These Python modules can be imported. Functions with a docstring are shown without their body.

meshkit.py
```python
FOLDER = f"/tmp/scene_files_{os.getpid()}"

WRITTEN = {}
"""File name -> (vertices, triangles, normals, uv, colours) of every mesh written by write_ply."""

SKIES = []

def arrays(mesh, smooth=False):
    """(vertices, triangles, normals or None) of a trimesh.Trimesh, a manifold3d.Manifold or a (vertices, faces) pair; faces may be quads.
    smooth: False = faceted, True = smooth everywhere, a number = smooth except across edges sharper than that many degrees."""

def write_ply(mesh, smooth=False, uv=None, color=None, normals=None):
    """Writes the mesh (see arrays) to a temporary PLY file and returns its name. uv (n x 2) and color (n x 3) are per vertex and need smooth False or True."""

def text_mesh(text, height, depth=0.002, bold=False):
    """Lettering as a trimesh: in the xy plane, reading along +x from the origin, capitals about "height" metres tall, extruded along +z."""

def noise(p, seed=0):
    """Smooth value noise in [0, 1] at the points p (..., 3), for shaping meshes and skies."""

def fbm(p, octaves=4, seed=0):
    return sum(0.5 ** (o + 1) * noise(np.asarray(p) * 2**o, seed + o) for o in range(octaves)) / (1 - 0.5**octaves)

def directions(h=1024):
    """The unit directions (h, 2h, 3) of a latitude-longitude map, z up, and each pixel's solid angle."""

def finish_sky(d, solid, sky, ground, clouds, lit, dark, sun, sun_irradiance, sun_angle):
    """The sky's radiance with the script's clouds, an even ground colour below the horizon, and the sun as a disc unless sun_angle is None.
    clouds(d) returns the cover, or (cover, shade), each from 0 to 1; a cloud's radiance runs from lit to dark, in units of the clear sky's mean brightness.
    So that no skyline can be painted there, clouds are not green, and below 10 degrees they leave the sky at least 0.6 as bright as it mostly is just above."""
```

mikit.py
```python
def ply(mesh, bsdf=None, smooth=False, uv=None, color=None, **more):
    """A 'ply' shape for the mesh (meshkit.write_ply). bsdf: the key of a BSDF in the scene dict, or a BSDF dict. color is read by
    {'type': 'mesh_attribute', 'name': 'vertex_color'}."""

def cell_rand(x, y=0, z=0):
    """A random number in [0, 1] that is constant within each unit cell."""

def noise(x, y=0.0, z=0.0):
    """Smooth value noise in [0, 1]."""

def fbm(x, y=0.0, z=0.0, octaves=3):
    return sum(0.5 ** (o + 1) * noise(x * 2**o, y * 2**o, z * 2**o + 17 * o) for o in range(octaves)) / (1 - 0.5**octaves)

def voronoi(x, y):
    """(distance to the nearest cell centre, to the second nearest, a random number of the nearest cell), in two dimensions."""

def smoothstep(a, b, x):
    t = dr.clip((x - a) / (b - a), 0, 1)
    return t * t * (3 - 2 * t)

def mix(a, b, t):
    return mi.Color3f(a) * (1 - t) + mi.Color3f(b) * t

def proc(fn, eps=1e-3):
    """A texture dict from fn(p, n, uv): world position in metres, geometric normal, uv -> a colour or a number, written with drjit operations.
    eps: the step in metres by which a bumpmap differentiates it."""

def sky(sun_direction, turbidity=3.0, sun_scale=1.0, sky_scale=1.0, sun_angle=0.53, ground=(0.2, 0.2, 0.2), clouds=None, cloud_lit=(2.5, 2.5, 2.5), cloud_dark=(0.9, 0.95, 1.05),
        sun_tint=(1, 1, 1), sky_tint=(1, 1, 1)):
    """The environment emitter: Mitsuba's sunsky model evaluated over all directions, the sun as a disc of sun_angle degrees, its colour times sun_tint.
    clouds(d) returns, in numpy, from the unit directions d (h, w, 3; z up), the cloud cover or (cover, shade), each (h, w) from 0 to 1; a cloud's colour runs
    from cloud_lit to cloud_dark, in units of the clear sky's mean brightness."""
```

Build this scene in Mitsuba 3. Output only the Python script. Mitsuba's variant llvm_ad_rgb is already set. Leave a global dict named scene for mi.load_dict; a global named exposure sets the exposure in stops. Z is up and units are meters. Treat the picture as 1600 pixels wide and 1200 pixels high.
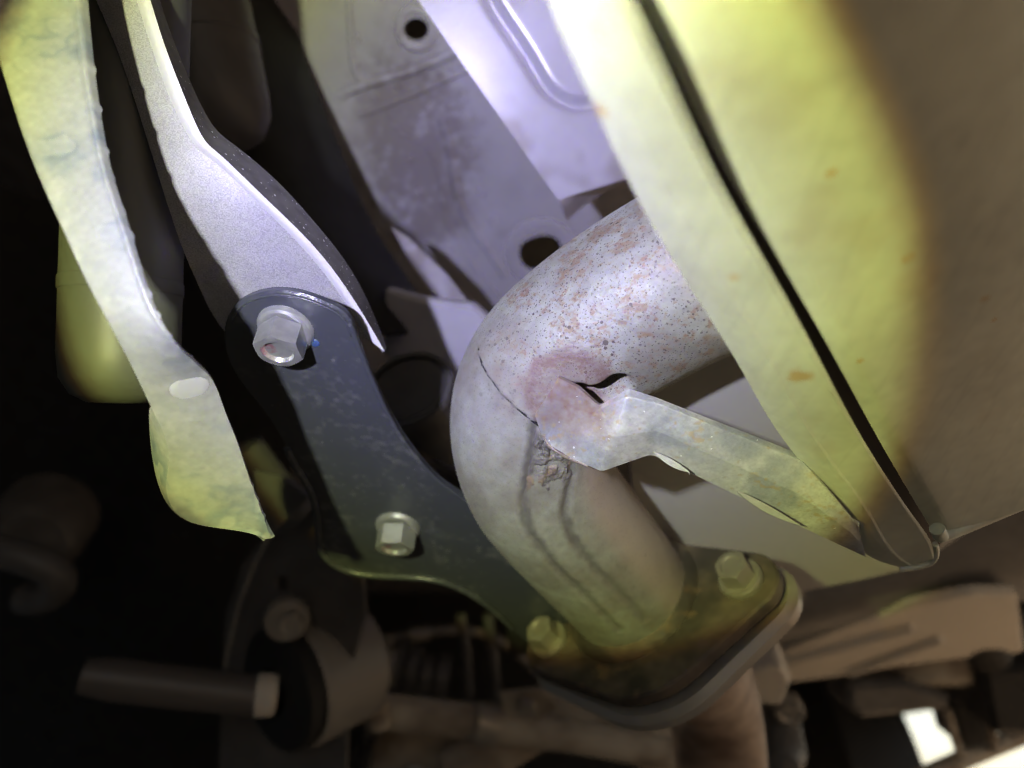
import math, random
import numpy as np, trimesh, mitsuba as mi, drjit as dr, mikit, meshkit
from scipy.interpolate import CubicSpline, PchipInterpolator
from shapely.geometry import Polygon
T = mi.ScalarTransform4f
rng = np.random.default_rng(7)

# ------------------------------------------------------------------ camera, sky, torch, exposure
# Bench coordinates: seen from where the photographer crouches, x to the right, y down, z away (metres). Tilted 30 degrees up from level, 0.25 m off the ground.
F = 1067.0
EYE, TILT = np.array([0.0, 0.0, 0.25]), math.radians(30)
RX, FW, UP = np.array([1.0, 0, 0]), np.array([0, math.cos(TILT), math.sin(TILT)]), np.array([0, -math.sin(TILT), math.cos(TILT)])


def W(v):
    """bench coordinates -> world"""
    v = np.asarray(v, float)
    return EYE + v[..., 0:1] * RX - v[..., 1:2] * UP + v[..., 2:3] * FW


def D(v):
    v = np.asarray(v, float)
    return v[..., 0:1] * RX - v[..., 1:2] * UP + v[..., 2:3] * FW


def B(px, py, d):
    """bench point measured off the photograph (1600 wide) at distance d"""
    px, py, d = np.broadcast_arrays(np.asarray(px, float), np.asarray(py, float), np.asarray(d, float))
    return np.stack([(px - 800) / F * d, (py - 600) / F * d, d], -1)


exposure = 2.1
scene, labels = {}, {}
scene['camera'] = {'type': 'thinlens', 'fov': 2 * math.degrees(math.atan(800 / F)), 'fov_axis': 'x', 'aperture_radius': 0.0019, 'focus_distance': 0.205,
                   'near_clip': 0.01, 'far_clip': 300.0, 'to_world': T().look_at(origin=EYE.tolist(), target=(EYE + FW).tolist(), up=UP.tolist())}
scene['sky'] = mikit.sky([0.70, 0.42, 0.58], turbidity=4, sun_scale=1.0, sky_scale=1.0, sky_tint=(1.08, 1.0, 0.88), sun_tint=(1.0, 0.92, 0.80), ground=(0.3, 0.26, 0.22))

# hand torch: a six-chip LED; every chip gives a cool core, a wider greenish-yellow skirt and a thin amber rim (the chromatic fringe of a cheap lens)
TORCH = np.array([-0.084, -0.030, -0.03])
TORCH_AIM = np.array([math.tan(math.radians(15.9)), -math.tan(math.radians(6.3)), 1.0])
for i in range(6):
    a = i * math.pi / 3
    o = TORCH + 0.0028 * np.array([math.cos(a), math.sin(a), 0])
    for j, (cut, inner, col, power) in enumerate(((27.8, 15.0, (0.17, 0.10, 1.0), 0.0172), (29.4, 28.8, (0.66, 0.92, 0.31), 0.0112), (30.1, 29.4, (1.0, 0.50, 0.02), 0.0044))):
        scene[f'torch_{i}_{j}'] = {'type': 'spot', 'cutoff_angle': cut, 'beam_width': inner, 'intensity': {'type': 'rgb', 'value': [power * c for c in col]},
                                   'to_world': T().look_at(origin=W(o).tolist(), target=W(o + TORCH_AIM).tolist(), up=UP.tolist())}

# ------------------------------------------------------------------ helpers: keys and labels


def numbered(name):
    if not any(k == name or k.startswith(name + '__') for k in list(scene) + list(labels)):
        return name
    n = 1
    while any(k == f'{name}_{n:03d}' or k.startswith(f'{name}_{n:03d}__') for k in list(scene) + list(labels)):
        n += 1
    return f'{name}_{n:03d}'


def thing(name, label, cat, group=None, kind=None):
    key = numbered(name)
    labels[key] = {'label': label, 'category': cat}
    if group: labels[key]['group'] = group
    if kind: labels[key]['kind'] = kind
    return key


def put(name, mesh, bsdf, parent=None, smooth=30, label=None, **kw):
    key = numbered(parent + '__' + name if parent else name)
    scene[key] = mikit.ply(mesh, bsdf, smooth=smooth, **kw)
    if label: labels[key] = {'label': label}
    return key

# ------------------------------------------------------------------ helpers: shapes (all in bench coordinates, turned into the world at the end)


def world(v, f):
    m = trimesh.Trimesh(W(np.asarray(v)), np.asarray(f), process=False)
    m.remove_unreferenced_vertices()
    m.fix_normals()
    return m


def join(*ms):
    return trimesh.util.concatenate(ms)


def spline(p, n, dim=None):
    """n points along a smooth curve through p (k, m); even in chord length of the first columns"""
    p = np.asarray(p, float)
    q = p[:, :dim] if dim else p
    t = np.concatenate([[0], np.cumsum(np.maximum(np.linalg.norm(np.diff(q, axis=0), axis=1), 1e-9))])
    return PchipInterpolator(t, p)(np.linspace(0, t[-1], n))


def curve(p, n):
    p = np.asarray(p, float)
    t = np.concatenate([[0], np.cumsum(np.sqrt(np.linalg.norm(np.diff(p, axis=0), axis=1) + 1e-12))])
    return CubicSpline(t, p)(np.linspace(0, t[-1], n))


def sheet(g, t=0.0012):
    """a closed thin sheet from a grid (n, m, 3) of bench points; thickness goes away from the eye"""
    n, m = g.shape[:2]
    du, dv = np.gradient(g, axis=0), np.gradient(g, axis=1)
    nr = np.cross(du, dv)
    nr /= np.maximum(np.linalg.norm(nr, axis=-1, keepdims=True), 1e-12)
    nr *= np.sign(np.sum(nr[..., :] * g, -1).mean())
    v = np.vstack([g.reshape(-1, 3), (g + nr * t).reshape(-1, 3)])
    i = np.arange(n * m).reshape(n, m)
    q = lambda a, b, c, d: np.stack([a.ravel(), b.ravel(), c.ravel(), d.ravel()], 1)
    f = [q(i[:-1, :-1], i[1:, :-1], i[1:, 1:], i[:-1, 1:]), q(i[:-1, :-1], i[:-1, 1:], i[1:, 1:], i[1:, :-1]) + n * m]
    edge = np.concatenate([i[0, :], i[1:, -1], i[-1, -2::-1], i[-2:0:-1, 0]])
    e2 = np.roll(edge, -1)
    f.append(q(edge, e2, e2 + n * m, edge + n * m))
    f = np.vstack(f)
    return world(v, np.vstack([f[:, [0, 1, 2]], f[:, [0, 2, 3]]]))


def rows(left, right, m, bulge=None, n=80, side=None):
    """a grid between two rails (k, 3 bench); bulge(u) moves points towards the eye (metres)"""
    a, b = curve(left, n), curve(right, n)
    u = np.linspace(0, 1, m)[None, :, None]
    g = a[:, None] * (1 - u) + b[:, None] * u
    if bulge is not None:
        v = np.linspace(0, 1, n)[:, None]
        g = g - bulge(u[..., 0], v)[..., None] * np.array([0, 0, 1.0])
    return g


def frame(nrm):
    nrm = np.asarray(nrm, float) / np.linalg.norm(nrm)
    x = np.cross([0, 1.0, 0], nrm) if abs(nrm[1]) < 0.9 else np.cross([1.0, 0, 0], nrm)
    x /= np.linalg.norm(x)
    return x, np.cross(nrm, x), nrm


def on_plane(p2, c, nrm):
    """pixels (k, 2) -> bench points on the plane through c with normal nrm"""
    r = B(np.asarray(p2, float)[:, 0], np.asarray(p2, float)[:, 1], 1.0)
    return r * (np.dot(c, nrm) / (r @ nrm))[:, None]


def smooth_loop(p, n=160, r=1.0):
    """closed outline (k, 2) rounded by a periodic spline"""
    p = np.asarray(p, float)
    p = np.vstack([p, p[:1]])
    t = np.concatenate([[0], np.cumsum(np.sqrt(np.linalg.norm(np.diff(p, axis=0), axis=1)))])
    return CubicSpline(t, p, bc_type='periodic')(np.linspace(0, t[-1], n, endpoint=False))


def round_poly(p, r, res=8):
    """polygon with corners rounded by r"""
    g = Polygon(p).buffer(-r).buffer(2 * r).buffer(-r) if r > 0 else Polygon(p)
    g = max(getattr(g, 'geoms', [g]), key=lambda q: q.area)
    return np.array(g.exterior.coords)[:-1]


def ring_normals(p):
    d = np.roll(p, -1, 0) - np.roll(p, 1, 0)
    nn = np.stack([d[:, 1], -d[:, 0]], 1)
    nn /= np.maximum(np.linalg.norm(nn, axis=1, keepdims=True), 1e-12)
    a = 0.5 * np.sum(p[:, 0] * np.roll(p[:, 1], -1) - p[:, 1] * np.roll(p[:, 0], -1))
    return nn if a > 0 else -nn


def plate2(outer, holes, origin, nrm, t, c=0.0006):
    """chamfered plate: outline and holes in the plane's own (x, y) about origin; front face at origin, body on the side away from nrm"""
    X, Y, N = frame(nrm)
    loops, vs, fs, off = [outer] + list(holes), [], [], 0
    zs, ins = (0, -c, -t + c, -t), (c, 0, 0, c)
    caps = [[], []]
    for k, p in enumerate(loops):
        s = 1 if k == 0 else -1
        nn, n = ring_normals(p), len(p)
        for z, i_ in zip(zs, ins):
            q = p - nn * i_ * s
            vs.append(origin + q[:, :1] * X + q[:, 1:] * Y + z * N)
        for l in range(3):
            a = off + l * n + np.arange(n)
            b = off + l * n + (np.arange(n) + 1) % n
            fs += [np.stack([a, b, b + n], 1), np.stack([a, b + n, a + n], 1)]
        caps[0].append((off, p - nn * c * s)); caps[1].append((off + 3 * n, p - nn * c * s))
        off += 4 * n
    import mapbox_earcut as earcut
    for lst in caps:
        pts = np.vstack([p for _, p in lst])
        idx = np.concatenate([o + np.arange(len(p)) for o, p in lst])
        tri = earcut.triangulate_float64(pts, np.cumsum([len(p) for _, p in lst]).astype(np.uint32)).reshape(-1, 3)
        fs.append(idx[tri])
    return world(np.vstack(vs), np.vstack(fs).astype(int))


def plate(px, c, nrm, t, chamfer=0.0006, holes=(), r=0.0):
    """plate whose outline was measured in the photograph, lying on the plane (c, nrm); nrm points to the viewer"""
    X, Y, N = frame(nrm)
    to2 = lambda q: np.stack([(on_plane(q, c, N) - c) @ X, (on_plane(q, c, N) - c) @ Y], 1)
    o = to2(np.asarray(px, float))
    if r: o = round_poly(o, r)
    return plate2(o, [to2(np.asarray(h, float)) for h in holes], np.asarray(c, float), N, t, chamfer)


def ellipse(cx, cy, rx, ry, rot=0, n=40):
    a = np.linspace(0, 2 * np.pi, n, endpoint=False)
    x, y, r = rx * np.cos(a), ry * np.sin(a), math.radians(rot)
    return np.stack([cx + x * math.cos(r) - y * math.sin(r), cy + x * math.sin(r) + y * math.cos(r)], 1)


def tube_grid(path, rad, n=32, up=(0.3, 0.2, -1.0)):
    """(rings, n, 3) about a path of bench points; rad a number, (rings,) or (rings, n)"""
    path = np.asarray(path, float)
    tg = np.gradient(path, axis=0)
    tg /= np.linalg.norm(tg, axis=1, keepdims=True)
    x = np.asarray(up, float)
    out_x = []
    for t_ in tg:
        x = x - t_ * (x @ t_)
        x = x / np.linalg.norm(x)
        out_x.append(x)
    xs = np.array(out_x)
    ys = np.cross(tg, xs)
    a = np.linspace(0, 2 * np.pi, n, endpoint=False)
    rad = np.broadcast_to(np.asarray(rad, float).reshape(-1, 1) if np.ndim(rad) == 1 else np.asarray(rad, float), (len(path), n))
    return path[:, None] + rad[..., None] * (np.cos(a)[None, :, None] * xs[:, None] + np.sin(a)[None, :, None] * ys[:, None])


def tube(path, rad, n=32, cap=True, up=(0.3, 0.2, -1.0)):
    g = tube_grid(path, rad, n, up)
    k = len(g)
    i = np.arange(k * n).reshape(k, n)
    j = np.roll(i, -1, 1)
    f = [np.stack([i[:-1].ravel(), j[:-1].ravel(), j[1:].ravel()], 1), np.stack([i[:-1].ravel(), j[1:].ravel(), i[1:].ravel()], 1)]
    v = g.reshape(-1, 3)
    if cap:
        v = np.vstack([v, g[0].mean(0), g[-1].mean(0)])
        f += [np.stack([j[0], i[0], np.full(n, k * n)], 1), np.stack([i[-1], j[-1], np.full(n, k * n + 1)], 1)]
    return world(v, np.vstack(f))


def lathe(profile, c, axis, n=48):
    """profile (k, 2) of (radius, height along axis) turned about axis at c"""
    X, Y, N = frame(axis)
    p = np.asarray(profile, float)
    a = np.linspace(0, 2 * np.pi, n, endpoint=False)
    g = c + p[:, None, :1] * (np.cos(a)[None, :, None] * X + np.sin(a)[None, :, None] * Y) + p[:, None, 1:] * N
    k = len(p)
    i = np.arange(k * n).reshape(k, n)
    j = np.roll(i, -1, 1)
    f = np.vstack([np.stack([i[:-1].ravel(), j[:-1].ravel(), j[1:].ravel()], 1), np.stack([i[:-1].ravel(), j[1:].ravel(), i[1:].ravel()], 1)])
    return world(g.reshape(-1, 3), f)


def hex_head(c, axis, flat, h, turn=0.0, dome=0.0):
    """hexagon with chamfered corners and a dished top"""
    X, Y, N = frame(axis)
    n = 72
    a = np.linspace(0, 2 * np.pi, n, endpoint=False)
    s = flat / 2
    k = (a % (np.pi / 3)) - np.pi / 6
    rh = s / np.cos(k)
    rc = s * 1.02
    prof = [(rh, 0.0)]
    drop = np.maximum(rh - rc, 0) * 0.6
    prof += [(rh, h - drop), (np.minimum(rh, rc) * 0.97, np.full(n, h)), (np.full(n, s * 0.72), np.full(n, h)), (np.full(n, s * 0.62), np.full(n, h - dome)), (np.full(n, 1e-5), np.full(n, h - dome * 1.2))]
    g = []
    for r, z in prof:
        z = np.broadcast_to(z, n)
        g.append(c + r[:, None] * (np.cos(a + turn)[:, None] * X + np.sin(a + turn)[:, None] * Y) + z[:, None] * N)
    g = np.array(g)
    kk = len(g)
    i = np.arange(kk * n).reshape(kk, n)
    j = np.roll(i, -1, 1)
    f = np.vstack([np.stack([i[:-1].ravel(), j[:-1].ravel(), j[1:].ravel()], 1), np.stack([i[:-1].ravel(), j[1:].ravel(), i[1:].ravel()], 1)])
    return world(g.reshape(-1, 3), f)


def box(px_quad, d_front, depth, chamfer=0.002, nrm=(0, 0, -1)):
    """block with a front outline measured in the photograph"""
    q = np.asarray(px_quad, float)
    c = B(q[:, 0].mean(), q[:, 1].mean(), d_front)
    return plate(q, c, np.asarray(nrm, float), depth, chamfer, r=chamfer * 1.5)

# ------------------------------------------------------------------ materials


def col(*c):
    return {'type': 'rgb', 'value': list(c)}


def fb(p, s, o=3):
    return mikit.fbm(p.x * s, p.y * s, p.z * s, o)


def specks(p, s, r0, r1, k=0):
    """one round speck per cell of size 1/s, radius r0..r1 of the cell; 1 inside; about half of the cells have none"""
    x, y, z = p.x * s + 13.7 * k, p.y * s, p.z * s
    i, j, l = dr.floor(x), dr.floor(y), dr.floor(z)
    h = [mikit.cell_rand(i + 91 * q, j, l + 7 * k) for q in range(5)]
    d = dr.sqrt(dr.square(x - i - 0.3 - 0.4 * h[0]) + dr.square(y - j - 0.3 - 0.4 * h[1]) + dr.square(z - l - 0.3 - 0.4 * h[2]))
    r = r0 + (r1 - r0) * h[3] * h[3] * h[3]
    return dr.select(h[4] > 0.45, 1 - mikit.smoothstep(r * 0.7, r, d), 0.0)


S = mikit.smoothstep


def c_galv(p, n, uv):
    a, b, c = fb(p, 55), fb(p, 190, 2), fb(p, 700, 2)
    v = mikit.mix((0.32, 0.33, 0.325), (0.17, 0.20, 0.25), S(0.46, 0.66, a * 0.7 + b * 0.3))
    v = mikit.mix(v, (0.40, 0.40, 0.39), S(0.52, 0.68, b) * 0.5)
    return v * (0.88 + 0.24 * c)


def c_channel(p, n, uv):
    g = mikit.cell_rand(dr.floor(p.x * 2600), dr.floor(p.y * 2600), dr.floor(p.z * 2600))
    return mi.Color3f(0.32, 0.32, 0.33) * (0.72 + 0.36 * g + 0.3 * (fb(p, 120) - 0.5))


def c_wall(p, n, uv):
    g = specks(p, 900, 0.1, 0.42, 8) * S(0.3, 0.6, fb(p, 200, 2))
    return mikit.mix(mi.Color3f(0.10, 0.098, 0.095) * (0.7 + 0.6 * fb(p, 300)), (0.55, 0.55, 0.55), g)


def c_bracket(p, n, uv):
    dust = S(0.52, 0.8, 0.5 * fb(p, 90) + 0.5 * fb(p, 420, 2)) * 0.35 + specks(p, 260, 0.03, 0.22) * 0.35 + 0.10
    return mikit.mix((0.036, 0.041, 0.050), (0.24, 0.24, 0.23), dust * 0.55)


PINK = []


def c_zinc(p, n, uv):
    v = mi.Color3f(0.62, 0.64, 0.60) * (0.8 + 0.4 * fb(p, 400))
    w = 0.0
    for q, r in zip(PINK, (0.0026, 0.0022)):
        d = dr.sqrt(dr.square(p.x - q[0]) + dr.square(p.y - q[1]) + dr.square(p.z - q[2])) + 0.0016 * (fb(p, 900) - 0.5)
        w = dr.maximum(w, 1 - S(r * 0.8, r * 1.1, d))
    return mikit.mix(v, (0.70, 0.30, 0.34), w * 0.75 * S(0.3, 0.6, fb(p, 700, 2)))


HEAT = W(B(885, 622, .204))


def seam_dist(u, v, line):
    best = mi.Float(1.0)
    for (a0, b0), (a1, b1) in zip(line[:-1], line[1:]):
        ex, ey = a1 - a0, b1 - b0
        t_ = dr.clip(((u - a0) * ex + (v - b0) * ey) / (ex * ex + ey * ey), 0, 1)
        best = dr.minimum(best, dr.square(u - a0 - t_ * ex) + dr.square(v - b0 - t_ * ey))
    return dr.sqrt(best)


SEAM_L = [(a_, (b_ - math.pi) * 0.0286) for a_, b_ in ((.1300, 6.24), (.1386, 6.17), (.1497, 6.15), (.1633, 6.25), (.1738, 6.27), (.1893, 6.22), (.2139, 6.19), (.2450, 6.17))]
SEAM_R = [(a_, (b_ - math.pi) * 0.0286) for a_, b_ in ((.1330, 6.00), (.1450, 5.66), (.1579, 5.66), (.1687, 5.79), (.1805, 5.83), (.2014, 5.83), (.2306, 5.79), (.2460, 5.78))]


def c_pipe(p, n, uv):
    a, b, c = fb(p, 70), fb(p, 420, 2), fb(p, 1300, 2)
    v = mikit.mix((0.30, 0.315, 0.275), (0.235, 0.232, 0.20), S(0.35, 0.7, a))
    v = v * (0.72 + 0.3 * b + 0.26 * c)
    s = uv.x
    warm = S(0.03, 0.075, s) * (1 - S(0.105, 0.135, s))
    rust = S(0.47, 0.66, 0.35 * fb(p, 120) + 0.35 * fb(p, 430, 2) + 0.3 * c) * (0.25 + 0.75 * warm)
    v = mikit.mix(v, (0.215, 0.15, 0.095), rust * (0.5 + 0.5 * c))
    blot = specks(p, 150, 0.1, 0.45, 3) * warm
    v = mikit.mix(v, (0.24, 0.16, 0.115), blot * S(0.42, 0.62, 0.6 * c + 0.4 * b) * 0.8)
    hot = (1 - S(0.045, 0.075, s)) * S(0.40, 0.58, 0.6 * fb(p, 90) + 0.4 * b)
    v = mikit.mix(v, (0.42, 0.30, 0.13), hot * 0.7)
    q = mi.Point3f(0.8 * p.x + 0.6 * p.z, p.y, 0.8 * p.z - 0.6 * p.x)
    w = mi.Point3f(p.x, 0.74 * p.y - 0.67 * p.z, 0.67 * p.y + 0.74 * p.z)
    z = mi.Point3f(0.6 * p.x - 0.8 * p.y, 0.8 * p.x + 0.6 * p.y, p.z)
    fine = dr.maximum(specks(q, 1000, 0.20, 0.48, 1), specks(z, 1350, 0.20, 0.48, 9))
    dark = dr.maximum(fine * 0.75, dr.maximum(specks(w, 520, 0.05, 0.36, 6), specks(q, 190, 0.02, 0.20, 2)))
    sd = dr.minimum(seam_dist(s, uv.y, SEAM_L), seam_dist(s, uv.y, SEAM_R)) + 0.0032 * (fb(p, 260) - 0.5)
    v = mikit.mix(v, (0.10, 0.095, 0.09), (1 - S(0.0004, 0.0032, sd)) * (0.45 + 0.5 * b) * (1 - 0.45 * S(0.17, 0.24, s)))
    side = 1 - S(2.15, 2.5, uv.y / 0.0286)
    v = mikit.mix(v, (0.40, 0.335, 0.285), S(0.145, 0.16, s) * S(0.0, 0.4, uv.y / 0.0286) * side * 0.8)
    v = mikit.mix(v, (0.085, 0.07, 0.065), dark * (0.22 + 0.68 * (1 - S(0.105, 0.14, s))))
    d = dr.sqrt(dr.square(p.x - HEAT[0]) + dr.square(p.y - HEAT[1]) + dr.square(p.z - HEAT[2])) + 0.007 * (fb(p, 160) - 0.5)
    ring = S(0.008, 0.0125, d) * (1 - S(0.0135, 0.0175, d))
    return mikit.mix(v, (0.17, 0.115, 0.10), (ring * 0.8 + 0.5 * (1 - S(0.008, 0.012, d))) * (0.6 + 0.8 * c))


def c_hanger(p, n, uv):
    a, b = fb(p, 90), fb(p, 500, 2)
    v = mikit.mix((0.42, 0.43, 0.41), (0.29, 0.31, 0.33), S(0.4, 0.65, a)) * (0.66 + 0.36 * b + 0.3 * fb(p, 1400, 2))
    d = dr.sqrt(dr.square(p.x - HEAT[0]) + dr.square(p.y - HEAT[1]) + dr.square(p.z - HEAT[2])) + 0.012 * (fb(p, 110) - 0.5)
    v = mikit.mix(v, (0.22, 0.155, 0.12), (1 - S(0.007, 0.018, d)) * (0.3 + 0.9 * b))
    r = S(0.55, 0.72, 0.5 * fb(p, 170) + 0.5 * fb(p, 700, 2))
    v = mikit.mix(v, (0.36, 0.27, 0.13), r * 0.6)
    return mikit.mix(v, (0.85, 0.85, 0.85), specks(p, 420, 0.04, 0.16, 5) * 0.8)


BLOTS = [(W(B(x, y, d)), r) for x, y, d, r in ((1122, 86, .0945, .0016), (1146, 425, .138, .0018), (1252, 588, .160, .0034), (1085, 262, .117, .0015), (1340, 492, .152, .0017), (1300, 268, .121, .0013), (1342, 560, .160, .0012), (1560, 95, .101, .0015), (1210, 30, .096, .0012), (1545, 470, .150, .0016))]


def c_muffler(p, n, uv):
    v = mikit.mix((0.55, 0.565, 0.48), (0.49, 0.50, 0.43), S(0.35, 0.7, fb(p, 45)))
    v = v * (0.92 + 0.16 * fb(p, 300, 2))
    spot = S(0.0, 1.0, specks(p, 60, 0.04, 0.20, 4)) * S(0.25, 0.75, fb(p, 300, 2))
    for q, r in BLOTS:
        d = dr.sqrt(dr.square(p.x - q[0]) + dr.square(p.y - q[1]) + dr.square(p.z - q[2])) + r * 1.1 * (fb(p, 500, 2) - 0.5)
        spot = dr.maximum(spot, 1 - S(r * 0.3, r * 1.2, d))
    v = mikit.mix(v, (0.45, 0.27, 0.07), spot * 0.7)
    v = v * (1 - 0.04 * S(0.55, 0.7, mikit.fbm(p.x * 60 + p.z * 300, p.y * 30, p.z * 40 - p.x * 500, 2)))
    return mikit.mix(v, (0.40, 0.33, 0.24), S(0.58, 0.8, fb(p, 70)) * 0.25)


def c_body(p, n, uv):
    v = mi.Color3f(0.44, 0.43, 0.51) * (0.9 + 0.2 * fb(p, 60))
    return mikit.mix(v, (0.20, 0.17, 0.15), S(0.56, 0.72, fb(p, 38)) * 0.55)


MUD = W(B(640, 275, .405))


def c_floor(p, n, uv):
    v = mi.Color3f(0.355, 0.35, 0.40) * (0.85 + 0.3 * fb(p, 50))
    d = dr.sqrt(dr.square(p.x - MUD[0]) + dr.square(0.55 * (p.y - MUD[1])) + dr.square(0.55 * (p.z - MUD[2]))) + 0.02 * (fb(p, 140, 3) - 0.5)
    mud = S(0.40, 0.66, 0.6 * fb(p, 70) + 0.4 * fb(p, 260, 2) + 0.35 * (1 - d / 0.05)) * (1 - S(0.03, 0.055, d))
    return mikit.mix(v, (0.13, 0.105, 0.09), dr.maximum(mud, S(0.6, 0.75, fb(p, 33)) * 0.5) * 0.65)


def c_plastic(p, n, uv):
    return mi.Color3f(0.020, 0.020, 0.021) * (0.7 + 0.6 * fb(p, 80))


def c_darkgrey(p, n, uv):
    return mi.Color3f(0.09, 0.087, 0.086) * (0.7 + 0.6 * fb(p, 60))


def c_dusty(p, n, uv):
    return mikit.mix((0.40, 0.36, 0.30), (0.22, 0.18, 0.14), S(0.35, 0.7, fb(p, 35)))


def c_rusty(p, n, uv):
    v = mikit.mix((0.11, 0.085, 0.065), (0.05, 0.042, 0.036), S(0.35, 0.65, fb(p, 60)))
    v = v * (0.8 + 0.4 * fb(p, 300, 2))
    return mikit.mix(v, (0.24, 0.15, 0.07), S(0.58, 0.8, 0.5 * fb(p, 45) + 0.5 * fb(p, 200)) * 0.7)


def c_brownpipe(p, n, uv):
    return mikit.mix((0.30, 0.22, 0.17), (0.17, 0.11, 0.08), S(0.35, 0.7, fb(p, 60)))


def c_ground(p, n, uv):
    return mikit.mix((0.36, 0.30, 0.24), (0.26, 0.215, 0.17), fb(p, 4)) * (0.8 + 0.4 * fb(p, 90, 2))


def c_weld(p, n, uv):
    e = dr.abs(uv.x - 0.5) * 2 + 0.7 * (fb(p, 240) - 0.5)
    v = mikit.mix((0.26, 0.255, 0.225), (0.11, 0.105, 0.095), S(0.35, 0.65, fb(p, 330, 3)))
    v = mikit.mix(v, (0.12, 0.115, 0.11), S(0.45, 0.95, e) * 0.8)
    return mikit.mix(v, (0.30, 0.21, 0.13), S(0.55, 0.7, fb(p, 160)) * 0.5)


def b_fine(p, n, uv):
    return 0.00010 * fb(p, 1500, 2) + 0.00025 * fb(p, 350, 2)


def b_pit(p, n, uv):
    return 0.00018 * fb(p, 900, 2) - 0.0001 * specks(p, 900, 0.12, 0.42, 1) + 0.0003 * fb(p, 160, 2)


def b_dent(p, n, uv):
    return 0.0010 * fb(p, 28, 2) + 0.00025 * fb(p, 170, 2)


def b_soft(p, n, uv):
    return 0.0012 * fb(p, 60, 2) + 0.0007 * fb(p, 300, 3)


def mat(key, fn, rough=0.5, metal=0.0, spec=0.5, bump=None, clear=0.0):
    b = {'type': 'principled', 'base_color': mikit.proc(fn) if callable(fn) else col(*fn), 'roughness': rough, 'metallic': metal, 'specular': spec}
    if clear: b['clearcoat'] = clear; b['clearcoat_gloss'] = 0.7
    if bump: b = {'type': 'bumpmap', 'arbitrary': mikit.proc(bump, eps=1.5e-4), 'scale': 1.0, 'bsdf': b}
    scene[key] = {'type': 'twosided', 'bsdf': b}


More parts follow.
